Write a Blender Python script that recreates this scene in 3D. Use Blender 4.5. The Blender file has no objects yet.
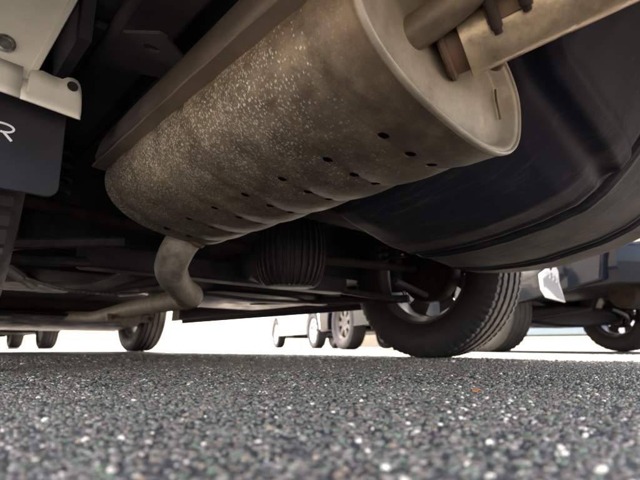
import bpy, bmesh, math, random
import numpy as np
from mathutils import Vector, Matrix
random.seed(4); rng = np.random.default_rng(7)
PI = math.pi
scene = bpy.context.scene
C = bpy.context.collection

# ---------------------------------------------------------------- camera
YAW = math.radians(42.0); PITCH = math.atan(106.0/462.0)
cam_d = bpy.data.cameras.new('camera'); cam = bpy.data.objects.new('camera', cam_d); C.objects.link(cam)
cam.location = (0, 0, 0.042)
cam.rotation_euler = (PI/2 + PITCH, 0, -YAW)
cam_d.sensor_width = 36.0; cam_d.lens = 36.0*462.0/640.0
cam_d.clip_start = 0.01; cam_d.clip_end = 2000
cam_d.dof.use_dof = True; cam_d.dof.focus_distance = 0.60; cam_d.dof.aperture_fstop = 9.0
scene.camera = cam
# ---------------------------------------------------------------- light
SUN = Vector((-0.19, -0.47, -0.86)).normalized()      # direction the light travels
EL = math.asin(-SUN.z); AZ = math.atan2(-SUN.x, -SUN.y)
w = bpy.data.worlds.new('World'); scene.world = w; w.use_nodes = True
nt = w.node_tree; sky = nt.nodes.new('ShaderNodeTexSky'); sky.sky_type = 'NISHITA'; sky.sun_disc = False
sky.sun_elevation = EL; sky.sun_rotation = AZ; sky.air_density = 0.75; sky.dust_density = 4.0
nt.links.new(sky.outputs[0], nt.nodes['Background'].inputs[0]); nt.nodes['Background'].inputs[1].default_value = 0.12
sd = bpy.data.lights.new('sun', 'SUN'); sd.energy = 4.5; sd.angle = math.radians(0.6); sd.color = (1.0, 0.95, 0.87)
so = bpy.data.objects.new('sun', sd); C.objects.link(so); so.rotation_euler = SUN.to_track_quat('-Z', 'Y').to_euler()
scene.view_settings.view_transform = 'Standard'; scene.view_settings.look = 'None'
scene.view_settings.exposure = 4.0; scene.view_settings.gamma = 1.0
scene.view_settings.use_white_balance = True; scene.view_settings.white_balance_temperature = 8200; scene.view_settings.white_balance_tint = 15
scene.render.engine = 'CYCLES'
scene.cycles.max_bounces = 8; scene.cycles.diffuse_bounces = 5; scene.cycles.glossy_bounces = 4

# ---------------------------------------------------------------- materials
def nmat(name):
    m = bpy.data.materials.new(name); m.use_nodes = True
    t = m.node_tree; return m, t, t.nodes['Principled BSDF']
def mixc(t, fac, a, b):
    n = t.nodes.new('ShaderNodeMix'); n.data_type = 'RGBA'
    for s, v in ((0, fac), (6, a), (7, b)):
        if hasattr(v, 'links'): t.links.new(v, n.inputs[s])
        else: n.inputs[s].default_value = v if s == 0 else (*v, 1)
    return n.outputs[2]
def ramp(t, src, p0, p1, v0=0.0, v1=1.0):
    n = t.nodes.new('ShaderNodeMapRange'); n.inputs[1].default_value = p0; n.inputs[2].default_value = p1
    n.inputs[3].default_value = v0; n.inputs[4].default_value = v1; t.links.new(src, n.inputs[0]); return n.outputs[0]
def mul(t, a, b):
    n = t.nodes.new('ShaderNodeMath'); n.operation = 'MULTIPLY'
    for i, v in enumerate((a, b)):
        if hasattr(v, 'links'): t.links.new(v, n.inputs[i])
        else: n.inputs[i].default_value = v
    return n.outputs[0]
def coords(t, scale=(1, 1, 1), rot=(0, 0, 0), kind='Object'):
    tc = t.nodes.new('ShaderNodeTexCoord'); mp = t.nodes.new('ShaderNodeMapping')
    mp.inputs['Scale'].default_value = scale; mp.inputs['Rotation'].default_value = rot
    t.links.new(tc.outputs[kind], mp.inputs[0]); return mp.outputs[0]
def noise(t, vec, scale, detail=3, rough=0.55):
    n = t.nodes.new('ShaderNodeTexNoise'); n.inputs['Scale'].default_value = scale
    n.inputs['Detail'].default_value = detail; n.inputs['Roughness'].default_value = rough
    t.links.new(vec, n.inputs['Vector']); return n.outputs['Fac']
def bump(t, b, h, strength=0.3, dist=0.002):
    n = t.nodes.new('ShaderNodeBump'); n.inputs['Strength'].default_value = strength; n.inputs['Distance'].default_value = dist
    t.links.new(h, n.inputs['Height']); t.links.new(n.outputs[0], b.inputs['Normal'])
def simple(name, col, rough=0.5, metal=0.0, var=0.25, nscale=20, bmp=0.0, dirt=None, dirt_amt=0.5, coat=0.0, rvar=0.15):
    m, t, b = nmat(name); v = coords(t)
    f = noise(t, v, nscale, 5); c2 = tuple(max(0, c*(1-var)) for c in col); c3 = tuple(min(1, c*(1+var)) for c in col)
    out = mixc(t, ramp(t, f, .35, .65), c2, c3)
    if dirt:
        f2 = noise(t, v, nscale*0.37+2, 6, .7); out = mixc(t, ramp(t, f2, .48, .72, 0, dirt_amt), out, dirt)
    t.links.new(out, b.inputs['Base Color']); b.inputs['Metallic'].default_value = metal
    t.links.new(ramp(t, f, .3, .7, max(.03, rough-rvar), min(1, rough+rvar)), b.inputs['Roughness'])
    b.inputs['Coat Weight'].default_value = coat; b.inputs['Coat Roughness'].default_value = .05
    if bmp: bump(t, b, noise(t, v, nscale*4, 4), bmp, .003)
    return m
M = {}
def muffler_mat():
    m, t, b = nmat('muffler_steel'); v = coords(t)
    big = noise(t, v, 7, 4); f = noise(t, v, 38, 6, .65)
    base = mixc(t, ramp(t, f, .35, .68), (.13, .090, .058), (.28, .205, .132))
    gold = noise(t, coords(t, (1, .5, 1)), 11, 3); base = mixc(t, ramp(t, gold, .52, .72, 0, .6), base, (.36, .26, .13))
    # pale oxide flakes: separate short chips lying round the shell, thick on the left flank
    geo = t.nodes.new('ShaderNodeSeparateXYZ'); t.links.new(coords(t), geo.inputs[0])
    flank = mul(t, ramp(t, geo.outputs[0], .09, -.09), ramp(t, geo.outputs[1], -.25, -.12))
    mask = mul(t, ramp(t, noise(t, v, 9, 5, .65), .28, .60, .35, 1.1), flank)
    def chips(scale, lo, hi, rot):
        vv = coords(t, (.55, 1.0, .55), rot)
        wv = t.nodes.new('ShaderNodeVectorMath'); wv.operation = 'ADD'; nz = t.nodes.new('ShaderNodeTexNoise'); nz.inputs['Scale'].default_value = 160
        t.links.new(vv, nz.inputs['Vector']); sc = t.nodes.new('ShaderNodeVectorMath'); sc.operation = 'SCALE'; sc.inputs['Scale'].default_value = .004
        t.links.new(nz.outputs['Color'], sc.inputs[0]); t.links.new(vv, wv.inputs[0]); t.links.new(sc.outputs[0], wv.inputs[1])
        vo = t.nodes.new('ShaderNodeTexVoronoi'); vo.inputs['Scale'].default_value = scale; t.links.new(wv.outputs[0], vo.inputs['Vector'])
        sp = t.nodes.new('ShaderNodeSeparateColor'); t.links.new(vo.outputs['Color'], sp.inputs[0])
        sub = t.nodes.new('ShaderNodeMath'); sub.operation = 'SUBTRACT'; t.links.new(mask if hi else ramp(t, mask, 0, 1, .30, .6), sub.inputs[0]); t.links.new(sp.outputs[0], sub.inputs[1])
        return mul(t, ramp(t, sub.outputs[0], -.02, .10), ramp(t, vo.outputs['Distance'], .46, .22))
    c1 = chips(500, 0, 1, (.2, .3, .1)); c2 = chips(860, 0, 0, (.5, .1, .4))
    col = mixc(t, mul(t, c2, .42), base, (.50, .44, .35)); col = mixc(t, mul(t, c1, .9), col, (.76, .72, .64))
    # brown stains that run round the shell beside each bead, shade of the underside painted into the colour
    band = noise(t, coords(t, (.35, 2.2, .35)), 9, 5, .6); col = mixc(t, ramp(t, band, .52, .72, 0, .6), col, (.17, .095, .045))
    rust = noise(t, v, 22, 8, .75); col = mixc(t, ramp(t, rust, .56, .70, 0, .75), col, (.075, .048, .034))
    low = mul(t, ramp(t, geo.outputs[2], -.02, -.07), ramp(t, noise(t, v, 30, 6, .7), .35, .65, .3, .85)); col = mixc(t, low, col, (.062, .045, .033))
    t.links.new(col, b.inputs['Base Color']); b.inputs['Metallic'].default_value = .3
    t.links.new(ramp(t, f, .3, .7, .40, .66), b.inputs['Roughness'])
    bump(t, b, rust, .35, .002); return m
M['muffler'] = muffler_mat()
M['cap'] = simple('muffler_end_steel', (.34, .275, .20), .45, .3, .22, 22, .15, (.15, .09, .055), .75)
M['pipe'] = simple('tailpipe_steel', (.40, .30, .185), .33, .55, .3, 30, .2, (.15, .085, .05), .75)
M['frontpipe'] = simple('exhaust_pipe_steel', (.27, .225, .175), .62, .15, .3, 45, .4, (.10, .062, .04), .85)
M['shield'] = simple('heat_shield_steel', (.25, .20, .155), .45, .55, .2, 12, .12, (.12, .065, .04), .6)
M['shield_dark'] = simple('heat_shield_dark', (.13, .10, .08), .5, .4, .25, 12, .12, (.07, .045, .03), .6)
M['strap'] = simple('brown_hanger_steel', (.15, .108, .07), .5, .2, .3, 40, .25, (.08, .045, .028), .7)
M['rust'] = simple('rusty_steel', (.12, .075, .05), .75, .3, .4, 40, .4, (.20, .09, .04), .6)
M['soot_and_hole_shade'] = simple('sooty_inside_hole_shade', (.012, .011, .01), .9, 0, .3, 30)  # inner can, and the painted dark of the tab's hole
M['under'] = simple('underbody_coating', (.036, .035, .042), .6, 0, .35, 9, .35, (.085, .075, .065), .55)
def well_mat():
    m, t, b = nmat('well_black_coating'); v = coords(t)
    f = noise(t, v, 8, 6, .65); base = mixc(t, ramp(t, f, .35, .7), (.015, .015, .021), (.022, .022, .028))
    sc = noise(t, coords(t, (3.2, .5, 1), (0, 0, .5)), 26, 8, .75); area = ramp(t, noise(t, v, 4.2, 3), .42, .62)
    col = mixc(t, mul(t, ramp(t, sc, .52, .70), area), base, (.07, .067, .066))
    dust = noise(t, v, 3, 5, .7); col = mixc(t, ramp(t, dust, .55, .75, 0, .5), col, (.023, .021, .021))
    t.links.new(col, b.inputs['Base Color']); t.links.new(ramp(t, f, .3, .7, .52, .75), b.inputs['Roughness'])
    bump(t, b, sc, .18, .002); b.inputs['Specular IOR Level'].default_value = .12; return m
M['well'] = well_mat()
M['plastic'] = simple('black_plastic', (.016, .016, .019), .5, 0, .3, 15, .1, (.04, .035, .03), .4)
M['flap'] = simple('flap_rubber', (.017, .017, .021), .5, 0, .25, 12, .1, (.05, .045, .042), .45)
M['white'] = simple('white_body_paint', (.84, .81, .71), .3, 0, .04, 9, 0, (.50, .45, .34), .3, coat=.4, rvar=.08)
M['whitemark'] = simple('white_print', (.80, .80, .80), .5, 0, .03)
M['tyre'] = simple('tyre_rubber', (.019, .018, .018), .65, 0, .3, 30, .1, (.05, .044, .04), .55)
M['alloy'] = simple('wheel_alloy', (.60, .60, .59), .4, .3, .15, 20, 0, (.10, .07, .05), .6)
M['brake'] = simple('brake_iron', (.03, .023, .02), .75, .2, .4, 30, .2, (.06, .03, .018), .6)
M['diff'] = simple('cast_housing', (.05, .048, .05), .55, .3, .3, 60, .3, (.04, .035, .03), .5)
M['bolt'] = simple('zinc_bolt', (.35, .34, .33), .35, .8, .2, 90)
M['glass'] = simple('tinted_glass', (.01, .012, .014), .05, 0, .1, 3, coat=1.0, rvar=.02)
M['navy'] = simple('navy_paint', (.004, .0065, .012), .25, 0, .1, 4, 0, (.02, .02, .022), .2, coat=.15, rvar=.06)
M['silver'] = simple('silver_paint', (.66, .67, .67), .4, 0, .04, 5, coat=.8, rvar=.05)
M['mint'] = simple('mint_paint', (.30, .38, .365), .35, 0, .05, 5, coat=.8, rvar=.05)
M['charcoal'] = simple('charcoal_paint', (.10, .11, .125), .3, 0, .05, 5, coat=.8, rvar=.05)
M['red'] = simple('tail_lens', (.35, .012, .01), .15, 0, .1, 9, coat=1)
M['clear'] = simple('lamp_lens', (.7, .72, .74), .12, 0, .05, 9, coat=1)
M['leaf'] = simple('orange_leaf', (.62, .22, .07), .6, 0, .3, 200)
M['tan'] = simple('tan_render', (.50, .38, .24), .85, 0, .1, 3, .2)
M['navy'].node_tree.nodes['Principled BSDF'].inputs['Specular IOR Level'].default_value = .06
M['flap'].node_tree.nodes['Principled BSDF'].inputs['Specular IOR Level'].default_value = .25
for k_ in ('plastic', 'under', 'diff', 'brake'): M[k_].node_tree.nodes['Principled BSDF'].inputs['Specular IOR Level'].default_value = .15
M['dirtyalloy'] = simple('dirty_wheel_inside', (.10, .088, .078), .5, .4, .3, 20, 0, (.05, .035, .025), .6)
M['flapwhite'] = simple('flap_white', (.44, .44, .46), .5, 0, .03)
M['flapgrey'] = simple('grey_flap', (.18, .185, .20), .5, 0, .08, 20)

def asphalt_mat(name, stones):
    m, t, b = nmat(name)
    if stones:
        a = t.nodes.new('ShaderNodeVertexColor'); a.layer_name = 'stone'
        v = coords(t); f = noise(t, v, 420, 2)
        col = mixc(t, ramp(t, f, .3, .7, 0, .35), a.outputs[0], (.05, .048, .046))
        t.links.new(col, b.inputs['Base Color']); b.inputs['Roughness'].default_value = .27
        return m
    v = coords(t)
    vo = t.nodes.new('ShaderNodeTexVoronoi'); vo.inputs['Scale'].default_value = 170; t.links.new(v, vo.inputs['Vector'])
    hs = t.nodes.new('ShaderNodeSeparateColor'); t.links.new(vo.outputs['Color'], hs.inputs[0])
    g = mixc(t, ramp(t, hs.outputs[0], .2, 1.0), (.050, .045, .040), (.165, .150, .130))
    g = mixc(t, ramp(t, hs.outputs[1], .86, .88), g, (.09, .16, .11))
    g = mixc(t, ramp(t, vo.outputs['Distance'], .25, .55), g, (.03, .029, .028))
    st = noise(t, v, 1.1, 6, .65); g = mixc(t, ramp(t, st, .45, .75, 0, .35), g, (.17, .165, .155))
    t.links.new(g, b.inputs['Base Color']); b.inputs['Roughness'].default_value = .6
    bump(t, b, ramp(t, vo.outputs['Distance'], .0, .6, 1, 0), .8, .003)
    return m
M['asphalt'] = asphalt_mat('asphalt', False); M['stones'] = asphalt_mat('asphalt_stones', True)

# ---------------------------------------------------------------- mesh helpers
ORIG = {}                                     # object name -> its origin in its thing's frame
class MB:
    def __init__(s): s.v = []; s.f = []
    def add(s, vs, fs):
        o = len(s.v); s.v += [tuple(p) for p in vs]; s.f += [tuple(i+o for i in f) for f in fs]; return s
    def box(s, lo, hi):
        x0, y0, z0 = lo; x1, y1, z1 = hi
        return s.add([(x0,y0,z0),(x1,y0,z0),(x1,y1,z0),(x0,y1,z0),(x0,y0,z1),(x1,y0,z1),(x1,y1,z1),(x0,y1,z1)],
              [(0,3,2,1),(4,5,6,7),(0,1,5,4),(1,2,6,5),(2,3,7,6),(3,0,4,7)])
    def loft(s, rings, close=True, caps=True):
        n = len(rings[0]); o = []; fs = []
        for r in rings: o += list(r)
        m = n if close else n-1
        for i in range(len(rings)-1):
            for j in range(m):
                k = (j+1) % n; fs.append((i*n+j, i*n+k, (i+1)*n+k, (i+1)*n+j))
        if caps and close: fs.append(tuple(range(n-1, -1, -1))); fs.append(tuple((len(rings)-1)*n+j for j in range(n)))
        return s.add(o, fs)
    def tube(s, path, rad, seg=14, caps=True, sub=6):
        P = [Vector(p) for p in path]
        if len(P) > 2 and sub > 1: P = catmull(P, sub)
        R = rad if isinstance(rad, (list, tuple)) else [rad]*len(P)
        if len(R) != len(P): R = [R[min(len(R)-1, int(i/(len(P)-1)*(len(R)-1)+.5))] for i in range(len(P))]
        rings = []; prev = None
        for i, p in enumerate(P):
            d = (P[min(i+1, len(P)-1)] - P[max(i-1, 0)]).normalized()
            u = prev - d*prev.dot(d) if prev is not None else (d.orthogonal())
            u.normalize(); prev = u; q = d.cross(u)
            rings.append([p + (u*math.cos(2*PI*k/seg) + q*math.sin(2*PI*k/seg))*R[i] for k in range(seg)])
        return s.loft(rings, True, caps)
    def lathe(s, prof, c, axis='x', seg=48, closed=False):
        # prof: (along axis, radius)
        rings = []
        for a, r in prof:
            ring = []
            for k in range(seg):
                t = 2*PI*k/seg
                if axis == 'x': ring.append((c[0]+a, c[1]+r*math.cos(t), c[2]+r*math.sin(t)))
                elif axis == 'y': ring.append((c[0]+r*math.cos(t), c[1]+a, c[2]+r*math.sin(t)))
                else: ring.append((c[0]+r*math.cos(t), c[1]+r*math.sin(t), c[2]+a))
            rings.append(ring)
        if closed: rings.append(rings[0])
        return s.loft(rings, True, False)
    def prism(s, poly, fn0, fn1):
        n = len(poly); vs = [fn0(p) for p in poly] + [fn1(p) for p in poly]
        fs = [tuple(range(n-1, -1, -1)), tuple(range(n, 2*n))] + [(i, (i+1) % n, (i+1) % n+n, i+n) for i in range(n)]
        return s.add(vs, fs)
    def build(s, name, mat, parent=None, smooth=35, bevel=0, bseg=2, off=(0, 0, 0), solid=0):
        V = np.array(s.v, float) - np.array(off)
        c = (V.min(0)+V.max(0))/2
        me = bpy.data.meshes.new(name); me.from_pydata((V-c).tolist(), [], s.f); me.update()
        bm = bmesh.new(); bm.from_mesh(me); bmesh.ops.remove_doubles(bm, verts=bm.verts, dist=1e-6)
        bmesh.ops.recalc_face_normals(bm, faces=bm.faces)
        bm.to_mesh(me); bm.free()
        if smooth:
            me.shade_smooth(); me.set_sharp_from_angle(angle=math.radians(smooth))
        me.materials.append(mat if not isinstance(mat, str) else M[mat])
        return place(name, me, c, parent, bevel, bseg, solid)
def place(name, me, c, parent=None, bevel=0, bseg=2, solid=0):
    o = bpy.data.objects.new(name, me); C.objects.link(o)
    pc = ORIG.get(parent.name, np.zeros(3)) if parent else np.zeros(3)
    o.parent = parent; o.location = Vector(np.array(c)-pc); ORIG[o.name] = np.array(c, float)
    if solid:
        sm = o.modifiers.new('solid', 'SOLIDIFY'); sm.thickness = solid; sm.offset = 0
    if bevel:
        bv = o.modifiers.new('bevel', 'BEVEL'); bv.width = bevel; bv.segments = bseg; bv.limit_method = 'ANGLE'; bv.angle_limit = math.radians(35)
    return o
def catmull(P, sub):
    out = []
    for i in range(len(P)-1):
        a, b, c, d = P[max(i-1, 0)], P[i], P[i+1], P[min(i+2, len(P)-1)]
        for k in range(sub):
            t = k/sub; out.append(.5*((2*b)+(c-a)*t+(2*a-5*b+4*c-d)*t*t+(3*b-a-3*c+d)*t**3))
    out.append(P[-1]); return out
def thing(name, label, cat, loc=(0, 0, 0), rotz=0, group=None):
    o = bpy.data.objects.new(name, None); C.objects.link(o); o.location = loc; o.rotation_euler = (0, 0, rotz)
    o['label'] = label; o['category'] = cat
    if group: o['group'] = group
    ORIG[o.name] = np.zeros(3); o.empty_display_size = .1
    return o

# ---------------------------------------------------------------- ground
g = MB(); g.add([(-300,-300,0),(300,-300,0),(300,300,0),(-300,300,0)], [(0,1,2,3)])
go = g.build('ground', 'asphalt', smooth=0); go['kind'] = 'structure'

def stones():
    bm = bmesh.new(); bmesh.ops.create_icosphere(bm, subdivisions=1, radius=1)
    bv = np.array([v.co[:] for v in bm.verts]); bf = np.array([[v.index for v in f.verts] for f in bm.faces]); bm.free()
    pos = []; rad = []
    def zone(r0, r1, sp, s0, s1):
        A = .5*(r1*r1-r0*r0)*math.radians(110); n = int(A/(sp*sp))
        r = np.sqrt(rng.uniform(r0*r0, r1*r1, n)); a = np.radians(rng.uniform(-13, 97, n))
        pos.append(np.stack([r*np.sin(a), r*np.cos(a)], 1)); rad.append(s0+(s1-s0)*rng.random(n)**2.2)
    zone(.045, .55, .0030, .0008, .0023); zone(.55, 1.3, .0053, .0011, .0030); zone(1.3, 2.6, .014, .003, .006)
    pos = np.concatenate(pos); rad = np.concatenate(rad); n = len(rad)
    nv, nf = len(bv), len(bf)
    ang = rng.uniform(0, 2*PI, n); sc = np.stack([rad*rng.uniform(.8, 1.3, n), rad*rng.uniform(.75, 1.1, n), rad*rng.uniform(.4, .8, n)], 1)
    V = np.empty((n, nv, 3)); jit = 1+rng.uniform(-.22, .22, (n, nv))
    L = bv[None]*jit[..., None]*sc[:, None, :]
    tl = rng.uniform(-.35, .35, (n, 2)); L[..., 2] += L[..., 0]*tl[:, 0, None] + L[..., 1]*tl[:, 1, None]
    ca, sa = np.cos(ang)[:, None], np.sin(ang)[:, None]
    V[..., 0] = L[..., 0]*ca - L[..., 1]*sa + pos[:, 0, None]; V[..., 1] = L[..., 0]*sa + L[..., 1]*ca + pos[:, 1, None]
    V[..., 2] = L[..., 2] + rng.uniform(-.0004, .0006, n)[:, None]
    Fc = (bf[None] + (np.arange(n)*nv)[:, None, None]).reshape(-1, 3)
    me = bpy.data.meshes.new('asphalt_aggregate')
    me.vertices.add(n*nv); me.vertices.foreach_set('co', V.reshape(-1).astype(np.float32))
    me.loops.add(len(Fc)*3); me.loops.foreach_set('vertex_index', Fc.reshape(-1).astype(np.int32))
    me.polygons.add(len(Fc)); me.polygons.foreach_set('loop_start', (np.arange(len(Fc))*3).astype(np.int32))
    me.update(calc_edges=True)
    pal = np.array([(.085,.080,.074),(.115,.108,.099),(.155,.146,.133),(.23,.215,.195),(.55,.52,.48),(.095,.15,.105),(.07,.115,.075),(.23,.165,.11),(.13,.10,.085),(.06,.056,.052)])
    k = rng.choice(len(pal), n, p=[.21,.21,.16,.075,.035,.035,.055,.035,.085,.10])
    col = pal[k]*rng.uniform(.75, 1.25, (n, 1))*np.array([[1.72, 1.52, 1.22]]); col = np.concatenate([col, np.ones((n, 1))], 1)
    at = me.color_attributes.new('stone', 'FLOAT_COLOR', 'POINT')
    at.data.foreach_set('color', np.repeat(col, nv, 0).reshape(-1).astype(np.float32))
    me.materials.append(M['stones']); me.validate()
    o = bpy.data.objects.new('asphalt_aggregate', me); C.objects.link(o)
    o['kind'] = 'stuff'; o['label'] = 'grey white and green stones bedded in the asphalt'; o['category'] = 'gravel'
    print('stones', n)
stones()

# ---------------------------------------------------------------- wheels
def tyre_mesh(w, r, rr, blocks):
    """tyre round the x axis, centre at 0; tread cut in ribs and blocks"""
    h = w/2; g4 = [-.62*h, -.22*h, .22*h, .62*h]; gw = .035*w
    prof = []                                     # (x, r, kind)
    prof += [(-h*.80, rr, 0), (-h*.93, rr+.012, 0), (-h*1.03, rr+(r-rr)*.35, 0), (-h*1.06, rr+(r-rr)*.55, 0), (-h*1.0, r-.028, 0), (-h*.93, r-.011, 1)]
    xs = -h*.86
    for gx in g4:
        prof += [(xs, r-.004*(abs(xs)/h)**3, 1), (gx-gw, r-.002, 1), (gx-gw*.6, r-.0085, 0), (gx+gw*.6, r-.0085, 0)]; xs = gx+gw
    prof += [(xs, r-.002, 1), (h*.86, r-.004, 1), (h*.93, r-.011, 1), (h*1.0, r-.028, 0), (h*1.06, rr+(r-rr)*.55, 0), (h*1.03, rr+(r-rr)*.35, 0), (h*.93, rr+.012, 0), (h*.80, rr, 0)]
    seg = blocks*4; rings = []
    for x, q, kd in prof:
        ring = []
        for k in range(seg):
            ph = (k + (2 if x > 0 else 0) + int(abs(x)/h*2)) % 4
            cut = (.0045 if abs(x) > .6*h else .002) if (kd == 1 and ph == 3 and abs(x) > .2*h) else 0
            t = 2*PI*k/seg; ring.append((x, (q-cut)*math.cos(t), (q-cut)*math.sin(t)))
        rings.append(ring)
    m = MB(); m.loft(rings, True, False); return m
def rim_mesh(w, rr, side, nwin=7):
    """alloy rim; side=+1: outer face towards +x. Spoked face with real openings."""
    m = MB(); h = w/2
    m.lathe([(-h*.82, rr+.006), (-h*.80, rr-.004), (-h*.55, rr-.018), (h*.55, rr-.018), (h*.80, rr-.004), (h*.84, rr+.006), (h*.80, rr-.008), (h*.5, rr-.024), (-h*.5, rr-.024), (-h*.78, rr-.008)], (0, 0, 0), 'x', 56, closed=True)
    fx = side*h*.45; seg = nwin*10
    radii = [.028, .05, .08, .11, .14, rr-.028, rr-.02]
    rings = [[(fx + side*.012*math.sin((i/6)*PI), r_*math.cos(2*PI*k/seg), r_*math.sin(2*PI*k/seg)) for k in range(seg)] for i, r_ in enumerate(radii)]
    for xo in (0, -side*.018):
        o = [(p[0]+xo, p[1], p[2]) for r_ in rings for p in r_]; fs = []
        for i in range(6):
            for k in range(seg):
                if 2 <= i <= 4 and 2 <= (k % 10) <= 6: continue
                fs.append((i*seg+k, i*seg+(k+1) % seg, (i+1)*seg+(k+1) % seg, (i+1)*seg+k))
        m.add(o, fs)
    m.lathe([(fx+side*.004, .0), (fx+side*.004, .030), (fx-side*.02, .032), (fx-side*.02, .0)], (0, 0, 0), 'x', 24)
    return m
def wheel_set(root, xs, ys, w, r, rr, blocks=60, group_mats=('tyre', 'alloy'), brakes=True):
    ty = tyre_mesh(w, r, rr, blocks); cache = {}
    for y in ys:
        for x in xs:
            sd = 1 if x > 0 else -1
            if 't' not in cache:
                wo = ty.build('wheel', M[group_mats[0]], None, 32)   # placeholder to obtain the mesh
                cache['t'] = wo.data; bpy.data.objects.remove(wo)
                cache['t'].name = 'tyre'
            if sd not in cache:
                wo = rim_mesh(w, rr, sd).build('rim', M[group_mats[1]], None, 30); cache[sd] = (wo.data, ORIG[wo.name].copy()); bpy.data.objects.remove(wo)
                wo = (MB().lathe([(-sd*.045, .0), (-sd*.045, .03), (-sd*.045, .112), (-sd*.03, .118), (sd*.01, .118), (sd*.012, .0)], (0, 0, 0), 'x', 36)
                      ).build('brake_drum', M['brake'], None, 30); cache[('b', sd)] = (wo.data, ORIG[wo.name].copy()); bpy.data.objects.remove(wo)
            e = bpy.data.objects.new('wheel', None); C.objects.link(e); e.parent = root; e.location = (x, y, r); ORIG[e.name] = np.array((x, y, r)); e.empty_display_size = .05
            place('tyre', cache['t'], (x, y, r), e)
            place('rim', cache[sd][0], np.array((x, y, r))+cache[sd][1], e)
            if brakes: place('brake_drum', cache[('b', sd)][0], np.array((x, y, r))+cache[('b', sd)][1], e)

# ---------------------------------------------------------------- a car body (local: y forward, rear axle at y=0, x=0 centre line)
def car_body(root, W, wb, fo, ro, H, r, paint, off=(0, 0, 0), sill=.24, rear_z=.36, hero=False, belt=.88):
    ar = r+.055; h = W/2
    def arch(yc, rev=False):
        zb = sill; a0 = math.asin((zb-r)/ar) if zb < r else 0
        pts = [(yc+ar*math.cos(t), r+ar*math.sin(t)) for t in np.linspace(a0, PI-a0, 15)]
        return pts if not rev else pts[::-1]
    prof = [(-ro+.02, rear_z), (-ro-.02, .55), (-ro+.04, belt), (-ro+.25, belt+.03), (wb*.8, belt+.01), (wb+.25, belt-.03), (wb+fo-.18, .72), (wb+fo-.01, .58), (wb+fo, .40), (wb+fo-.06, .22)]
    prof += [(wb+ar*.98, .23)] + arch(wb)[1:-1] + [(wb-ar*.98, sill), (ar*.98, sill)] + arch(0)[1:-1] + [(-ar*.98, sill+(.13 if hero else .05))]
    for sgn in (-1, 1):
        m = MB(); m.prism(prof, lambda p: (sgn*h, p[0], p[1]), lambda p: (sgn*(h-.05), p[0], p[1]))
        m.build('side_panel', paint, root, 30, .012, 3)
    # hood, boot lid and nose skins between the side panels
    def skin(name, pts, th=.025, inset=.052, z=0):
        m = MB(); q = [Vector((0, *p)) for p in pts]; low = []
        for i, p in enumerate(q):
            d = (q[min(i+1, len(q)-1)]-q[max(i-1, 0)]).normalized(); n = Vector((0, d.z, -d.y)); low.append(p+n*th)
        poly = [(p.y, p.z) for p in q] + [(p.y, p.z) for p in reversed(low)]
        m.prism(poly, lambda p: (-(h-inset), p[0], p[1]), lambda p: (h-inset, p[0], p[1])); return m.build(name, paint, root, 40, .006, 2)
    skin('boot_lid', [(-ro-.0, .57), (-ro+.05, belt-.01), (-ro+.26, belt+.02)])
    skin('hood', [(wb*.62, belt+.0), (wb+.25, belt-.04), (wb+fo-.19, .71), (wb+fo-.03, .57)])
    skin('front_bumper', [(wb+fo-.03, .565), (wb+fo-.02, .40), (wb+fo-.08, .23)])
    # cabin
    c0 = [(-h+.03, -ro+.22), (h-.03, -ro+.22), (h-.03, wb*.74), (-h+.03, wb*.74)]; c1 = [(-h+.2, -ro+.52), (h-.2, -ro+.52), (h-.2, wb*.42), (-h+.2, wb*.42)]
    zb, zt = belt-.01, H
    m = MB(); m.loft([[(x, y, zb) for x, y in c0], [(x, y, zt) for x, y in c1]], True, True); cab = m.build('cabin', paint, root, 0, .03, 3)
    def pane(i, j, a0, a1):
        q = []
        for (f, zf) in ((a0, .12), (a1, .12), (a1, .86), (a0, .86)):
            b0 = Vector((*c0[i], zb)).lerp(Vector((*c0[j], zb)), f); b1 = Vector((*c1[i], zt)).lerp(Vector((*c1[j], zt)), f); q.append(b0.lerp(b1, zf))
        n = (q[1]-q[0]).cross(q[3]-q[0]).normalized(); c = sum(q, Vector())/4
        if n.dot(c-Vector((0, wb*.3, .9))) < 0: n = -n
        m = MB(); m.add([p+n*.006 for p in q]+[p-n*.004 for p in q], [(0,1,2,3),(7,6,5,4),(0,4,5,1),(1,5,6,2),(2,6,7,3),(3,7,4,0)])
        m.build('window', 'glass', cab, 0)
    pane(0, 1, .07, .93); pane(2, 3, .07, .93)
    for i, j in ((1, 2), (3, 0)): pane(i, j, .08, .46); pane(i, j, .53, .92)
    # rear bumper: a U in plan, lower edge tucked in
    ys = -ar-.012
    plan = [(-h-.012, ys), (-h-.012, -ro*.72), (-h+.05, -ro-.045), (-h+.22, -ro-.085), (h-.22, -ro-.085), (h-.05, -ro-.045), (h+.012, -ro*.72), (h+.012, ys)]
    cen = (0, -ro*.5)
    def ring(k, z, dz): return [(cen[0]+(x-cen[0])*k, (y-cen[1])*k+cen[1] if y < ys+.001-.05 else y, z + dz*((y+ro)/(ro))) for x, y in plan]
    dz = 0 if hero else -.05; rows = [ring(1-.035, .56, 0), ring(1.0, .545, 0), ring(1.005, .47, 0), ring(.995, .42, dz*.4), ring(.965, rear_z-.01, dz), ring(.93, rear_z-.005, dz), ring(.945, .43, 0)]
    m = MB(); m.loft(rows, False, False); m.build('rear_bumper', paint, root, 40, 0, 2, solid=.004)
    for sgn in (-1, 1):
        m = MB(); m.box((sgn*(h-.32)-.10, -ro-.03, .69), (sgn*(h-.32)+.10, -ro+.04, .85)); m.build('tail_light', 'red', root, 30, .02, 3)
        m = MB(); m.box((sgn*(h-.26)-.14, wb+fo-.13, .585), (sgn*(h-.26)+.14, wb+fo-.04, .68)); m.build('headlight', 'clear', root, 30, .025, 3)
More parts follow.
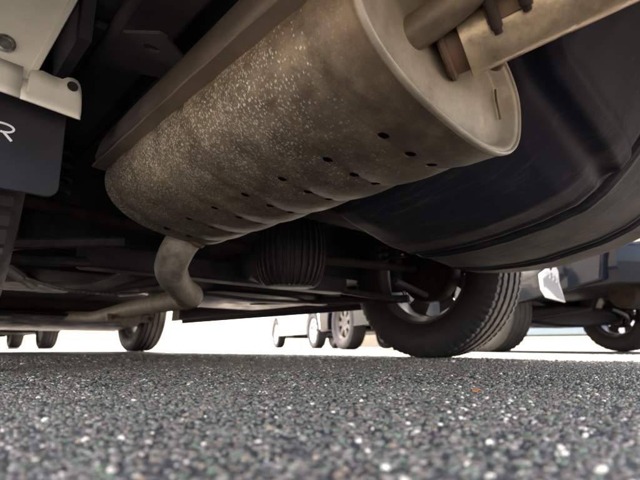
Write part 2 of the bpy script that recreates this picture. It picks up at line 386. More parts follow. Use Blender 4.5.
    if not hero:
        m = MB(); m.box((-h+.06, ar+.02, sill+.02), (h-.06, wb-ar-.02, sill+.06)); m.build('floor_pan', 'under', root, 0, .01)
        m = MB(); m.box((-h+.28, -ro+.05, sill+.16), (h-.28, ar+.02, sill+.2)); m.build('rear_floor', 'under', root, 0, .01)
        m = MB(); m.box((-h+.30, wb-ar-.02, .20), (h-.30, wb+fo-.09, .24)); m.build('undertray', 'plastic', root, 0, .01)
        for ya in (0, wb):
            m = MB(); m.tube([(-h+.2, ya, r), (h-.2, ya, r)], .033, 12); m.build('axle', 'under', root)

# ================================================================ the near white car
HX, HY = .736, 1.0
hero = thing('parked_car', 'white car seen from underneath its rear, muffler and spare wheel well showing', 'car', (HX, HY, 0))
OFF = (HX, HY, 0)
def hb(m, name, mat, parent=hero, **k): return m.build(name, mat, parent, off=OFF, **k)
WB = 2.80
car_body(hero, 1.74, WB, .85, .99, 1.45, .315, M['white'], hero=True, sill=.225, rear_z=.355, belt=.90)
wheel_set(hero, (-.7265, .7265), (0, WB), .185, .315, .195, 76, ('tyre', 'dirtyalloy'))

# --- muffler: oval clamshell, ribbed and perforated
mcx, mcz, ma, mb, mn, mt = .345, .306, .130, .074, 2.5, math.radians(-10)
def msh(s, y, off):
    c, q = math.cos(s), math.sin(s)
    x = (ma+off)*abs(c)**(2/mn)*math.copysign(1, c); z = (mb+off)*abs(q)**(2/mn)*math.copysign(1, q)
    return (mcx+x*math.cos(mt)-z*math.sin(mt), y, mcz+x*math.sin(mt)+z*math.cos(mt))
def moff(y, s=4.7):
    if y < .207: return .0008 + .0015*math.sin((y-.2)/.007*PI)
    if y < .245: return .0010
    o = .0010 - .0034*min(1, (y-.245)/.022)
    if y > .267:
        ph = ((y-.262) % .08)/.08
        k = .28+.72*max(0, -math.sin(s))**2; o = -.0024 + .0050*k*abs(math.sin(ph*PI))**.85
    if y > .765: o -= .03*((y-.765)/.03)**2
    return o
holes = [(math.radians(a), y) for y in (.262, .340, .420, .500, .580, .660, .742) for a in (266, 278, 294)][0:20]
def muffler_shell():
    ys = list(np.arange(.200, .7951, .002)); dg = list(np.arange(0, 256, 1.6))+list(np.arange(256, 304, .4))+list(np.arange(304, 360, 1.6)); NS = len(dg)
    m = MB(); ny = len(ys); ss = [math.radians(d_) for d_ in dg]
    V = [list(msh(s, y, moff(y, s))) for y in ys for s in ss]; A = np.array(V)
    dead = set(); snap = {}
    hc = [np.array(msh(a, y, moff(y))) for a, y in holes]; R = .0056
    kill = np.zeros(len(V), int)-1
    for i, c in enumerate(hc):
        d = np.linalg.norm(A-c, axis=1); kill[d < R] = i
    for iy in range(ny-1):
        for k in range(NS):
            q = (iy*NS+k, iy*NS+(k+1) % NS, (iy+1)*NS+(k+1) % NS, (iy+1)*NS+k)
            ks = [kill[j] for j in q]
            if min(ks) >= 0 or sum(x >= 0 for x in ks) >= 3: continue
            mx = max(ks)
            if mx >= 0:
                for j in q:
                    if kill[j] >= 0: snap[j] = kill[j]
            m.f.append(q)
    for j, i in snap.items():
        d = A[j]-hc[i]; V[j] = list(hc[i] + d/np.linalg.norm(d)*R*1.0)
    # front end: domed
    base = (ny-1)*NS; m.v = [tuple(p) for p in V]
    prev = base
    for sc, dy in ((-.045, .006), (-.07, .007)):
        o = len(m.v); m.v += [msh(s, ys[-1]+dy, moff(ys[-1])+sc) for s in ss]
        m.f += [(prev+k, prev+(k+1) % NS, o+(k+1) % NS, o+k) for k in range(NS)]; prev = o
    m.f.append(tuple(prev+k for k in range(NS)))
    return m
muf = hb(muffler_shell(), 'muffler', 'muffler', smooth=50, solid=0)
# dark inner can seen through the perforations
NS = 72; ring = lambda y, o: [msh(2*PI*k/NS, y, o) for k in range(NS)]
hb(MB().loft([ring(.235, -.0085), ring(.76, -.0085)]), 'inner_can', 'soot_and_hole_shade', muf)
# recessed end cap with its folded rim
m = MB(); m.loft([ring(.2005, .0005), ring(.1990, -.003), ring(.2015, -.007), ring(.214, -.010), ring(.2165, -.016), ring(.2150, -.032), ring(.2135, -.056)], True, False)
m.f.append(tuple(6*NS+k for k in range(NS))); hb(m, 'end_cap', 'cap', muf, smooth=60)
m = MB(); prof = []
for k in range(10):
    t = 2*PI*k/10; prof.append((.2010+.0040*math.cos(t), .0006+.0022*math.sin(t)))
m.loft([ring(y, o) for y, o in prof]+[ring(*prof[0])], True, False); hb(m, 'rim', 'cap', muf, smooth=60)
m = MB(); prof = [(.7935+.0032*math.cos(2*PI*k/8), -.0225+.0034*math.sin(2*PI*k/8)) for k in range(8)]
m.loft([ring(y, o) for y, o in prof]+[ring(*prof[0])], True, False); hb(m, 'front_rim', 'cap', muf, smooth=60)
# scratch and pock mark of the cap
m = MB(); m.tube([(.452, .2125, .318), (.4515, .2122, .305), (.455, .2122, .292), (.457, .2125, .284)], .0012, 6); hb(m, 'scratch', 'rust', muf)
# side seam flange (left) and the heat shield that leans over it
def edge(y, d, dz): 
    p = msh(PI, y, 0); return (p[0]-d, y, p[2]+dz)
ysq = np.linspace(.205, .785, 24)
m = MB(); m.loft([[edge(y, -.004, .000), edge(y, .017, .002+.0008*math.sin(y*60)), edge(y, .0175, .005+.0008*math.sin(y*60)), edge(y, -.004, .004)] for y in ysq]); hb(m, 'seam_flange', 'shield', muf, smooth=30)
m = MB(); rows = []
for y in np.linspace(.16, .80, 20):
    k = .004*math.sin(y*22)
    rows.append([edge(y, .006, .012), edge(y, .010, .030+k), edge(y, .004, .058+k), edge(y, -.012, .088), edge(y, -.05, .116), edge(y, -.12, .128), edge(y, -.21, .124)])
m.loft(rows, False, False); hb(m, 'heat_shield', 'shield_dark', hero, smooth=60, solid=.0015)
# tailpipe: sleeve on the cap, then the bigger pipe going back
T0 = Vector((.350, .214, .314)); T1 = Vector((.400, .085, .346)); td = (T1-T0).normalized()
m = MB(); m.tube([T0, T0+td*.05], .0235, 28, sub=1); hb(m, 'pipe_sleeve', 'rust', hero)
m = MB(); a = T0+td*.020
pts = [a, a+td*.10, a+td*.20, a+td*.27+Vector((0, 0, -.003))]
m.tube(pts, .0305, 32, caps=False); m.tube(pts, .0280, 32, caps=False); tp = hb(m, 'tailpipe', 'pipe', hero)
m = MB(); m.lathe([(-.002, .0235), (-.002, .027), (.001, .0275), (.003, .026), (.004, .0235)], (0, 0, 0), 'z', 32)
q = td.to_track_quat('Z', 'Y').to_matrix()
m.v = [tuple(q @ Vector(p) + T0 + td*.004) for p in m.v]; hb(m, 'weld', 'rust', tp)
# hanger hook welded on the pipe + rubber
def onpipe(t, ang, rr):
    u = td.cross(Vector((0, 0, 1))).normalized(); v = u.cross(td); return a+td*t+(u*math.cos(ang)+v*math.sin(ang))*rr
m = MB(); m.tube([onpipe(.030, math.radians(-42), .033), onpipe(.030, math.radians(-20), .0375), onpipe(.032, math.radians(8), .042), onpipe(.044, math.radians(22), .046), onpipe(.054, math.radians(4), .042), onpipe(.056, math.radians(-16), .0375), onpipe(.056, math.radians(-30), .033)], [.0035]+[.0052]*5+[.0035], 12); hb(m, 'hanger_mount', 'brake', tp)
m = MB(); m.loft([[onpipe(t_, math.radians(an), rr_) for an in (-24, -10, 4, 18)]+[onpipe(t_, math.radians(an), rr_-.002) for an in (18, 4, -10, -24)] for t_, rr_ in ((.024, .0325), (.042, .0330), (.062, .0325))]); hb(m, 'saddle', 'rust', tp, bevel=.0008)
m = MB(); m.tube([onpipe(.03, math.radians(200), .026), onpipe(.02, math.radians(175), .05), Vector((.30, .21, .39)), Vector((.27, .27, .43)), Vector((.27, .29, .47))], .006, 12); hb(m, 'hanger_rod', 'rust', hero)
# strap plate of the hanger between cap and pipe
m = MB(); m.tube([(.304, .226, .314), (.314, .19, .326), (.322, .15, .345), (.33, .10, .372), (.335, .05, .40)], .0165, 18); hb(m, 'hanger_strap', 'strap', hero)

# --- pipe from the muffler's front end to the engine
fp = [(.395, .765, .270), (.378, .795, .240), (.368, .815, .210), (.385, .865, .186), (.455, .965, .166), (.515, 1.04, .158), (.53, 1.18, .158), (.565, 1.45, .164), (.61, 1.75, .170), (.66, 2.1, .175), (.74, 2.6, .19), (.74, 3.1, .22)]
m = MB(); m.tube(fp, [.031]*4+[.029]*2+[.027]*6, 20); fpo = hb(m, 'exhaust_pipe', 'frontpipe', hero)
m = MB(); m.box((.560, 1.775, .128), (.735, 1.787, .158)); m.tube([(.648, 1.77, .145), (.648, 1.80, .145)], .036, 16, sub=1); hb(m, 'flange', 'frontpipe', fpo, bevel=.004)
for x in (.575, .72):
    m = MB(); m.tube([(x, 1.755, .143), (x, 1.80, .143)], .008, 6, sub=1); hb(m, 'bolt', 'rust', fpo)
m = MB(); m.tube([(.384, .785, .249), (.381, .790, .244)], .0345, 24, sub=1); hb(m, 'weld', 'rust', fpo, bevel=.002)
m = MB(); m.tube([(.500, 1.022, .1605), (.512, 1.036, .1585)], .0325, 24, sub=1); hb(m, 'weld', 'rust', fpo, bevel=.002)
m = MB(); m.tube([(.349, .800, .222), (.343, .795, .219)], .006, 12, sub=1); hb(m, 'weld_nut', 'rust', fpo)

# --- spare wheel well right of the muffler
def prof_interp(pts, y):
    ys_ = [p[0] for p in pts]; zs = [p[1] for p in pts]; return float(np.interp(y, ys_, zs))
P1 = [(-.05, .452), (.08, .44), (.125, .400), (.159, .350), (.189, .317), (.22, .288), (.255, .266), (.30, .251), (.36, .239), (.423, .233), (.50, .232), (.565, .236), (.588, .250), (.600, .275), (.604, .35), (.604, .46)]
P2 = [(-.05, .450), (.08, .425), (.125, .380), (.17, .322), (.23, .283), (.284, .252), (.36, .229), (.42, .225), (.50, .226), (.59, .236), (.612, .250), (.624, .275), (.628, .35), (.628, .46)]
P0 = [(-.05, .455), (.08, .445), (.125, .41), (.16, .372), (.20, .348), (.25, .318), (.32, .287), (.42, .262), (.52, .250), (.560, .255), (.578, .268), (.588, .30), (.592, .36), (.592, .46)]
PX = [(.500, P0, .055), (.53, P0, .012), (.58, P0, .0), (.72, P1, .001), (.82, P1, .0), (1.05, P2, .0), (1.16, P2, .0), (1.205, P2, .012), (1.235, P2, .055), (1.245, P2, .13)]
def wellZ(x, y):
    for i in range(len(PX)-1):
        if x <= PX[i+1][0] or i == len(PX)-2:
            x0, p0, l0 = PX[i]; x1, p1, l1 = PX[i+1]; t = min(1, max(0, (x-x0)/(x1-x0)))
            z = prof_interp(p0, y)*(1-t)+prof_interp(p1, y)*t + l0*(1-t)+l1*t
            break
    for gx, wd, dp in ((.812+.05*(y-.3), .0085, .020), (1.052, .007, .016)):   # pressed channels
        d = abs(x-gx)
        if d < wd*2.0: z += dp*math.exp(-(d/wd)**4)
        elif d < wd*4.0: z -= .003*math.sin((d-wd*2)/(wd*2)*PI)
    return min(z, .47)
xs_ = sorted(set(list(np.round(np.arange(.48, 1.25, .0075), 5)) + list(np.arange(.785, .85, .003)) + list(np.arange(1.025, 1.08, .003))))
ys_ = sorted(set(list(np.arange(.03, .14, .010)) + list(np.arange(.14, .26, .0028)) + list(np.arange(.26, .55, .010)) + list(np.arange(.55, .632, .004))))
m = MB()
for y in ys_:
    for x in xs_:
        bd = 0
        if x < .80:                                  # pressed bead along the top of the rear wall, panel below it set back
            yb = .176+.25*max(0, x-.72)**1.2; d = abs(y-yb)/.0135
            bd = .013/(1+d**6) - .006*math.exp(-((y-yb-.026)/.008)**2); bd *= min(1, max(0, (.80-x)/.02))
        m.v.append((x, y + .05*math.sin((x-.6)*3.0)*min(1, max(0, (y-.25)/.1)) - .012*(x < .53)*(y > .5) - bd*.6, wellZ(x, y) - bd*.8))
nx = len(xs_)
m.f = [(i*nx+j, i*nx+j+1, (i+1)*nx+j+1, (i+1)*nx+j) for i in range(len(ys_)-1) for j in range(nx-1)]
well = hb(m, 'spare_wheel_well', 'well', hero, smooth=75)
sm = well.modifiers.new('sub', 'SMOOTH'); sm.iterations = 1; sm.factor = .3
# --- floors and frames
m = MB(); m.box((-.07, .02, .485), (1.545, 1.30, .50)); hb(m, 'rear_floor', 'under', hero)
m = MB()
for x in np.arange(.02, 1.5, .12): m.box((x, .62, .474), (x+.05, 1.25, .486))
hb(m, 'floor_rib', 'under', hero, bevel=.004)
m = MB(); m.box((-.075, 1.30, .30), (1.545, 3.05, .325)); hb(m, 'floor_pan', 'under', hero)
m = MB(); m.box((-.07, 1.285, .30), (1.545, 1.30, .50)); hb(m, 'heel_board', 'under', hero)
for x0, x1 in ((.155, .235), (1.24, 1.32)):
    m = MB(); m.box((x0, .04, .458), (x1, 1.28, .485)); hb(m, 'frame_rail', 'under', hero, bevel=.01)
for x0, x1 in ((-.075, -.01), (1.485, 1.545)):
    m = MB(); m.box((x0, 1.36, .222), (x1, 3.16, .30)); hb(m, 'sill', 'under', hero, bevel=.008)
for x in (-.05, 1.50):                     # pinch weld flange under the sill
    m = MB(); m.box((x, 1.38, .195), (x+.006, 3.14, .223)); hb(m, 'sill_flange', 'plastic', hero)
for x0, x1 in ((.115, .13), (1.342, 1.357)):   # inner wheel house walls
    m = MB(); m.box((x0, .58, .42), (x1, 1.42, .485)); hb(m, 'wheel_house', 'under', hero)
# front undertray, subframe
m = MB(); m.loft([[(.25, 2.95, .21), (1.22, 2.95, .21), (1.22, 2.95, .225), (.25, 2.95, .225)], [(.28, 3.3, .168), (1.19, 3.3, .168), (1.19, 3.3, .185), (.28, 3.3, .185)], [(.05, 4.25, .162), (1.42, 4.25, .162), (1.42, 4.25, .18), (.05, 4.25, .18)]]); hb(m, 'undertray', 'plastic', hero, bevel=.004)
m = MB(); m.box((.3, 3.02, .235), (1.17, 3.9, .6)); hb(m, 'engine', 'brake', hero, bevel=.03)
for xa, xb in ((.12, .45), (1.35, 1.02)):
    m = MB(); m.tube([(xa, 3.80, .20), (xb, 3.72, .195)], .02, 10, sub=1); hb(m, 'front_control_arm', 'brake', hero)
m = MB(); m.box((.18, 3.03, .192), (.46, 3.10, .225)); hb(m, 'bracket', 'frontpipe', hero, bevel=.005)
# fuel tank ahead of the rear axle
m = MB(); rr_ = [(.235, 0), (.222, .02), (.222, 1)]
def rrect(x0, x1, y0, y1, rc, z, n=6):
    o = []
    for cx, cy, a0 in ((x1-rc, y1-rc, 0), (x0+rc, y1-rc, 90), (x0+rc, y0+rc, 180), (x1-rc, y0+rc, 270)):
        for k in range(n+1):
            t = math.radians(a0+90*k/n); o.append((cx+rc*math.cos(t), cy+rc*math.sin(t), z))
    return o
m.loft([rrect(.78, 1.38, 1.40, 2.05, .06, .225), rrect(.765, 1.395, 1.385, 2.065, .07, .235), rrect(.75, 1.41, 1.37, 2.08, .08, .30), rrect(.75, 1.41, 1.37, 2.08, .08, .40)]); hb(m, 'fuel_tank', 'plastic', hero, smooth=40)
m = MB(); m.loft([rrect(.10, .47, 1.42, 2.05, .06, .245), rrect(.085, .485, 1.405, 2.065, .07, .255), rrect(.08, .49, 1.40, 2.07, .08, .31)]); hb(m, 'floor_cover', 'plastic', hero, smooth=40)
# rear subframe, finned differential, drive shafts, links, springs
m = MB(); m.box((.30, 1.16, .225), (1.18, 1.24, .285)); m.box((.30, .92, .40), (1.18, .99, .45)); hb(m, 'subframe', 'under', hero, bevel=.012)
dc = (.755, .955, .278)
def barrel(z): return .052+.036*math.sqrt(max(0, 1-((z-dc[2]-.012)/.098)**2))
zz_ = np.linspace(dc[2]-.085, dc[2]+.085, 15)
m = MB(); m.loft([[(dc[0]+barrel(z)*math.cos(2*PI*k/40), dc[1]+barrel(z)*math.sin(2*PI*k/40), z) for k in range(40)] for z in zz_]); dif = hb(m, 'differential', 'diff', hero, smooth=50)
m = MB(); m.loft([[(dc[0]+r_*math.cos(2*PI*k/24), y_, dc[2]+r_*math.sin(2*PI*k/24)) for k in range(24)] for y_, r_ in ((1.0, .075), (1.06, .072), (1.13, .05), (1.18, .04))]); hb(m, 'pinion_housing', 'diff', hero, smooth=40)
fin_me = None
for i in range(30):
    t = 2*PI*i/30
    if fin_me is None:
        m = MB(); m.loft([[(barrel(z)-.006, -.0042+.0012*math.sin(j*1.9), z-dc[2]), (barrel(z)+.007, -.0026+.0012*math.sin(j*1.9), z-dc[2]), (barrel(z)+.007, .0026+.0012*math.sin(j*1.9), z-dc[2]), (barrel(z)-.006, .0042+.0012*math.sin(j*1.9), z-dc[2])] for j, z in enumerate(zz_)])
        tmp = m.build('fin', 'diff', None, 25); fin_me = tmp.data; fin_c = ORIG[tmp.name].copy(); bpy.data.objects.remove(tmp)
    fo = place('fin', fin_me, np.array((dc[0]-HX+fin_c[0]*math.cos(t), dc[1]-HY+fin_c[0]*math.sin(t), dc[2]+fin_c[2])), dif); fo.rotation_euler = (0, 0, t)
m = MB(); m.tube([(.83, 1.0, .29), (1.36, 1.0, .312)], .014, 12, sub=1); m.tube([(.65, 1.0, .29), (.11, 1.0, .312)], .014, 12, sub=1); hb(m, 'drive_shaft', 'brake', hero)
m = MB(); m.tube([(.735, 1.12, .285), (.735, 3.0, .33)], .028, 14, sub=1); hb(m, 'propeller_shaft', 'brake', hero)
for x0, x1 in ((1.16, 1.36), (.31, .115)):
    m = MB(); m.tube([(x0, 1.17, .235), (x1, 1.06, .205)], .012, 10, sub=1); hb(m, 'lateral_link', 'diff', hero)
    m = MB(); m.tube([(x0, .93, .245), (x1, .955, .215)], .010, 10, sub=1); hb(m, 'lateral_link', 'diff', hero)
    m = MB(); m.tube([(x1+(.01 if x0 > .7 else -.01), 1.04, .21), (x0, 1.75, .235)], .015, 10, sub=1); hb(m, 'trailing_link', 'diff', hero)
    xs2 = 1.30 if x0 > .7 else .172
    m = MB(); m.tube([(xs2, 1.03, .23), (xs2, 1.05, .48)], .024, 14, sub=1); hb(m, 'strut', 'plastic', hero)
    m = MB(); n_ = 90; m.tube([(xs2+.052*math.cos(k*.42), 1.04+.052*math.sin(k*.42), .33+.15*k/n_) for k in range(n_)], .006, 6, sub=1); hb(m, 'coil_spring', 'plastic', hero)
m = MB(); m.loft([[(.62, 1.30, .198), (.62, 1.33, .196), (.62, 1.33, .206), (.62, 1.30, .208)], [(.90, 1.37, .196), (.90, 1.41, .194), (.90, 1.41, .206), (.90, 1.37, .208)], [(1.36, 1.46, .214), (1.36, 1.50, .212), (1.36, 1.50, .224), (1.36, 1.46, .226)]]); hb(m, 'crossmember', 'under', hero, bevel=.003)
# parking brake cable and brake line
m = MB(); m.tube([(.115, 1.05, .235), (.14, 1.23, .226), (.205, 1.40, .223), (.29, 1.54, .222), (.40, 1.68, .222), (.54, 1.72, .222), (.70, 1.78, .24), (.74, 2.2, .27)], .006, 8); hb(m, 'brake_cable', 'bolt', hero)
m = MB(); m.tube([(.12, .97, .20), (.16, 1.2, .25), (.25, 1.3, .28), (.45, 1.36, .285), (.62, 1.5, .29)], .004, 8); hb(m, 'brake_line', 'plastic', hero)
# dark bracket high up beside the muffler, with its hole
def plate(poly, hole, n, th, name, mat, parent=hero, bevel=0):
    """flat plate from a 3D polygon with a round hole; poly: Vectors, hole: (centre, radius) or None"""
    P_ = [Vector(p) for p in poly]; n = Vector(n).normalized(); m = MB()
    if hole:
        hc, hr = Vector(hole[0]), hole[1]; u = n.orthogonal().normalized(); v = n.cross(u); N = 32
        outer = []
        for k in range(N):
            d = u*math.cos(2*PI*k/N)+v*math.sin(2*PI*k/N); best = None
            for i in range(len(P_)):
                a_, b_ = P_[i], P_[(i+1) % len(P_)]
                au, av, bu, bv_ = (a_-hc).dot(u), (a_-hc).dot(v), (b_-hc).dot(u), (b_-hc).dot(v)
                dx, dy = math.cos(2*PI*k/N), math.sin(2*PI*k/N); ex, ey = bu-au, bv_-av; den = dx*ey-dy*ex
                if abs(den) < 1e-12: continue
                t = (au*ey-av*ex)/den; s_ = (au*dy-av*dx)/den
                if t > 0 and -1e-6 <= s_ <= 1+1e-6 and (best is None or t < best): best = t
            outer.append(hc+d*best)
        inner = [hc+(u*math.cos(2*PI*k/N)+v*math.sin(2*PI*k/N))*hr for k in range(N)]
        rows = [outer, inner, [p+n*th for p in inner], [p+n*th for p in outer], outer]
        m.loft(rows, True, False)
    else:
        m.prism(P_, lambda p: p, lambda p: p+n*th)
    return hb(m, name, mat, parent, smooth=30, bevel=bevel)
plate([(.152, .535, .418), (.185, .475, .425), (.245, .53, .418), (.262, .60, .395), (.205, .655, .390)], ((.190, .535, .4155), .0105), (.1, -.25, 1), .004, 'bracket_plate', 'under')

# --- white body flange in front of the left wheel, bracket strip, mud flap
#     inner quarter panel return (right edge slants), folded edge
m = MB(); Yp = .585
poly = [(-.115, .50), (-.115, .352), (.071, .344), (.1085, .480), (.112, .50)]
m.prism(poly, lambda p: (p[0], Yp, p[1]), lambda p: (p[0], Yp+.003, p[1])); hb(m, 'quarter_panel_return', 'white', hero, bevel=.0008)
m = MB(); e0, e1 = Vector((.071, Yp-.001, .344)), Vector((.110, Yp-.001, .488))
dn = (e1-e0).cross(Vector((0, 1, 0))).normalized()
m.loft([[e-dn*.004+Vector((0, -.002, 0)), e+dn*.0045+Vector((0, -.002, 0)), e+dn*.0055+Vector((0, .022, 0)), e-dn*.000+Vector((0, .022, 0))] for e in (e0, e1)]); hb(m, 'folded_edge', 'white', hero, bevel=.0015)
# bracket strip: slopes toward the camera along its lower lip, slot at the fold, tab with a dark disc for its hole
def strip_pt(x, z, bul=0): return Vector((x, .578-bul, z))
zs0 = lambda x: .352+.10*(x+.0)*.0 + (x-.04)*.02     # top edge
zl = lambda x: .311-(x-.046)*.075                    # bottom lip
m = MB(); rows = []
for x in np.linspace(-.115, .0632, 12): rows.append([strip_pt(x, .362-(x+.115)*.05, .0), strip_pt(x, .345-(x+.115)*.04, .004), strip_pt(x, zl(x)+.012, .006), strip_pt(x, zl(x), .011)])
m.loft(rows, False, False); strip = hb(m, 'bumper_bracket', 'white', hero, smooth=50, solid=.0022)
m = MB(); rows = []
for x, zt in ((.0632, .339), (.0700, .337), (.0705, .352), (.082, .356), (.094, .354), (.103, .354), (.1085, .3585), (.1145, .3600), (.1195, .3585), (.1225, .354), (.1245, .347), (.1255, .338), (.1250, .330)):
    zb_ = zl(x); rows.append([strip_pt(x, zt, .001), strip_pt(x, zt*.6+zb_*.4, .004), strip_pt(x, zb_+.012, .006), strip_pt(x, zb_, .011)])
m.loft(rows, False, False); hb(m, 'bracket_tab', 'white', strip, smooth=50, solid=.0022)
m = MB(); m.lathe([(0, .0), (0, .0058), (-.0006, .0062), (-.0006, .0)], (.1140, .5725, .3470), 'y', 20); hb(m, 'tab_hole_shade_disc', 'soot_and_hole_shade', strip)  # dark disc laid on the tab, standing in for the shade inside a hole
m = MB(); m.lathe([(0, .0105), (-.003, .0105), (-.0045, .0085), (-.0045, .006), (-.0035, .0055), (-.0035, .0)], (.043, .584, .3775), 'y', 24); hb(m, 'screw', 'bolt', hero)
# mud flap
m = MB()
def rp(x0, x1, z0, z1, rc, n=6):
    o = [(x0, z1), (x0, z0+rc*.3), (x0+rc*.3, z0)]
    for k in range(n+1):
        t = math.radians(-90+90*k/n); o.append((x1-rc+rc*math.cos(t), z0+rc+rc*math.sin(t)))
    return o + [(x1-.002, z1)]
poly = rp(-.125, .1195, .2135, .335, .014)
m.prism(poly, lambda p: (p[0], .600+.06*(p[1]-.335)*-.15, p[1]), lambda p: (p[0], .604+.06*(p[1]-.335)*-.15, p[1])); flap = hb(m, 'mud_flap', 'flap', hero, bevel=.0012)
# the printed R: stem off the bowl, diagonal leg
def ribbon(pts, wd, y, dirv=None):
    m = MB(); P_ = [Vector((p[0], 0, p[1])) for p in pts]; rows = []
    for i, p in enumerate(P_):
        d = (P_[min(i+1, len(P_)-1)]-P_[max(i-1, 0)]).normalized(); n = Vector((-d.z, 0, d.x)); w_ = wd if not isinstance(wd, list) else wd[i]
        rows.append([(p.x-n.x*w_, y, p.z-n.z*w_), (p.x+n.x*w_, y, p.z+n.z*w_), (p.x+n.x*w_, y+.0008, p.z+n.z*w_), (p.x-n.x*w_, y+.0008, p.z-n.z*w_)])
    return m.loft(rows)
R_ = ribbon([tuple(p) for p in [(v.x, v.z) for v in catmull([Vector((.0440, 0, .2885)), Vector((.056, 0, .2890)), Vector((.0635, 0, .2872)), Vector((.0660, 0, .2838)), Vector((.0630, 0, .2803)), Vector((.0570, 0, .2788)), Vector((.0535, 0, .2790))], 5)]], .00115, .5992)
hb(R_, 'letter_bowl', 'whitemark', flap, smooth=0)
hb(ribbon([(.0565, .2788), (.0610, .2745), (.0655, .2700)], .0013, .5993), 'letter_leg', 'whitemark', flap, smooth=0)
hb(ribbon([(.0455, .2890), (.0425, .2700)], .0013, .5993), 'letter_stem', 'whitemark', flap, smooth=0)

# ================================================================ other parked cars
NR = math.radians(-20)
nav = thing('parked_car', 'dark navy car with a white and grey mud flap behind its rear wheel', 'car', (3.67, 1.40, 0), NR, 'cars parked around the white car')
car_body(nav, 1.52, 2.3, .65, .95, 1.52, .30, M['navy'], sill=.25, rear_z=.37)
wheel_set(nav, (-.65, .65), (0, 2.3), .18, .30, .19, 40, ('tyre', 'dirtyalloy'))
# neighbour's flap: faceted white frame, grey field, illegible white print
N0 = Vector((3.67, 1.40, 0)); NI = Matrix.Rotation(-NR, 3, 'Z'); fn = NI @ Vector((-.5, -.85, 0)).normalized()
fo_ = [NI @ (Vector(p)-N0) for p in ((2.589, 1.086, 0.425), (2.676, 1.034, 0.491), (2.694, 1.024, 0.446), (2.692, 1.025, 0.384), (2.713, 1.012, 0.274), (2.613, 1.072, 0.299), (2.590, 1.084, 0.342))]
fo_ = [p+fn*.03 for p in fo_]
m = MB(); m.prism(fo_, lambda p: p, lambda p: p-fn*.012); nf = m.build('mud_flap', 'flapwhite', nav, 30, .004)
fc = sum(fo_, Vector())/7
gi = [p.lerp(fc, .24)+fn*.0015+Vector((0, 0, -.012)) for p in (fo_[0], fo_[1].lerp(fo_[0], .3), fo_[2].lerp(fo_[3], .3), fo_[3])] + [fo_[4].lerp(fc, .06)+fn*.0015, fo_[4].lerp(fo_[5], .45)+fn*.0015+Vector((0, 0, .012)), fo_[5].lerp(fo_[6], .4).lerp(fc, .2)+fn*.0015+Vector((0, 0, .03)), fo_[6].lerp(fc, .24)+fn*.0015]
m = MB(); m.prism(gi, lambda p: p, lambda p: p-fn*.003); m.build('field', 'flapgrey', nf, 30)
fu = Vector((0, 0, 1)).cross(fn).normalized()
for k in range(4):
    c = fc + fu*(-.034+.020*k) + Vector((0, 0, .052-.012*k)) + fn*.004
    zig = [c+fu*.006+Vector((0, 0, .016)), c-fu*.006+Vector((0, 0, .010)), c+fu*.006+Vector((0, 0, 0)), c-fu*.006+Vector((0, 0, -.014))]
    m = MB(); m.loft([[p+Vector((0, 0, .005)), p-Vector((0, 0, .005)), p-Vector((0, 0, .005))-fn*.002, p+Vector((0, 0, .005))-fn*.002] for p in zig]); m.build('print_mark', 'flapwhite', nf, 0)
m = MB(); m.loft([[(-.55, -.10, .20), (-.55, .10, .20), (-.55, .10, .28), (-.55, -.10, .28)], [(-.35, -.09, .20), (-.35, .12, .20), (-.35, .12, .30), (-.35, -.09, .30)], [(-.12, -.12, .175), (-.12, .14, .175), (-.12, .14, .33), (-.12, -.12, .33)], [(.12, -.12, .175), (.12, .14, .175), (.12, .14, .33), (.12, -.12, .33)], [(.35, -.09, .20), (.35, .12, .20), (.35, .12, .30), (.35, -.09, .30)], [(.55, -.10, .20), (.55, .10, .20), (.55, .10, .28), (.55, -.10, .28)]]); m.build('rear_subframe', 'plastic', nav, 30, .02)
m = MB(); m.box((-.5, .42, .20), (.5, 1.0, .28)); m.build('fuel_tank', 'plastic', nav, 30, .04)
for sx in (-1, 1):
    m = MB(); m.tube([(sx*.50, -.16, .215), (sx*.30, -.30, .25), (sx*.10, -.34, .29)], .014, 10); m.build('stabiliser_bar', 'plastic', nav)
    m = MB(); m.tube([(sx*.52, -.05, .22), (sx*.50, -.30, .40)], .022, 12, sub=1); m.build('shock_absorber', 'brake', nav)
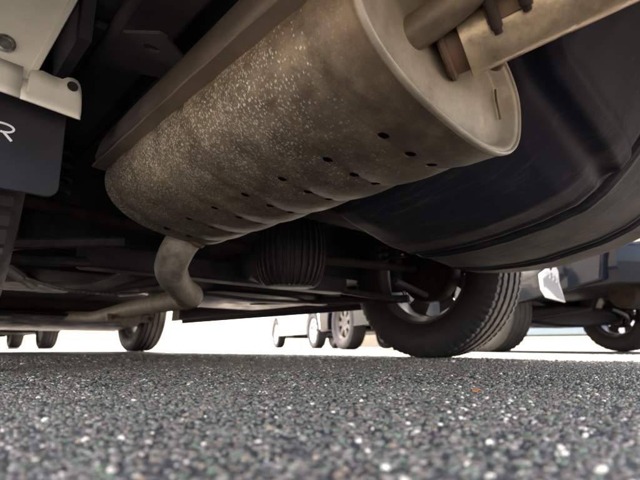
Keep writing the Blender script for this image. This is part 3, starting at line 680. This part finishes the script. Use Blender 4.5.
m = MB(); m.lathe([(-.3, .0), (-.3, .09), (.3, .09), (.3, .0)], (.15, -.60, .36), 'x', 24); m.build('muffler', 'brake', nav, 30, .01)

sil = thing('parked_car', 'small silver car standing at an angle in full sun', 'car', (5.73, 5.54, 0), -math.radians(22), 'cars parked around the white car')
car_body(sil, 1.46, 2.38, .55, .62, 1.62, .29, M['silver'], sill=.24, rear_z=.34, belt=.95)
wheel_set(sil, (-.64, .64), (0, 2.38), .155, .29, .19, 36)
dk = thing('parked_car', 'charcoal car parked ahead of the white car', 'car', (.93, 8.0, 0), 0, 'cars parked around the white car')
car_body(dk, 1.70, 2.5, .85, .85, 1.46, .31, M['charcoal'], sill=.22, rear_z=.26)
wheel_set(dk, (-.76, .76), (0, 2.5), .2, .31, .195, 36)
mint = thing('parked_car', 'pale mint car in the row beyond the navy car', 'car', (8.9, 2.3, 0), math.radians(8), 'cars parked around the white car')
car_body(mint, 1.68, 2.5, .85, .9, 1.5, .30, M['mint'], sill=.22, rear_z=.30)
wheel_set(mint, (-.73, .73), (0, 2.5), .185, .30, .195, 36)

# low tan wall behind the silver car
m = MB(); m.box((-1.9, -.1, 0), (1.9, .1, 1.2)); m.box((-1.9, -.13, 1.2), (1.9, .13, 1.28))
wl = m.build('boundary_wall', 'tan', None, 30, .01); wl.location = (11.2, 8.6, .64); wl.rotation_euler = (0, 0, math.radians(-45))
wl['label'] = 'low tan rendered boundary wall behind the parked cars'; wl['category'] = 'wall'

# orange leaf scrap on the asphalt
m = MB(); n_ = 10; c = Vector((.388, .225, .0045))
top = [c+Vector((.0055*math.cos(2*PI*k/n_)*(1+.25*math.sin(3*k)), .0042*math.sin(2*PI*k/n_)*(1+.2*math.cos(2*k)), .0012*math.sin(k*1.9))) for k in range(n_)]
m.loft([[p-Vector((0, 0, .0006)) for p in top], top]); lf = m.build('leaf_scrap', 'leaf', None, 20)
lf['label'] = 'tiny orange leaf scrap lying on the dark asphalt'; lf['category'] = 'leaf'
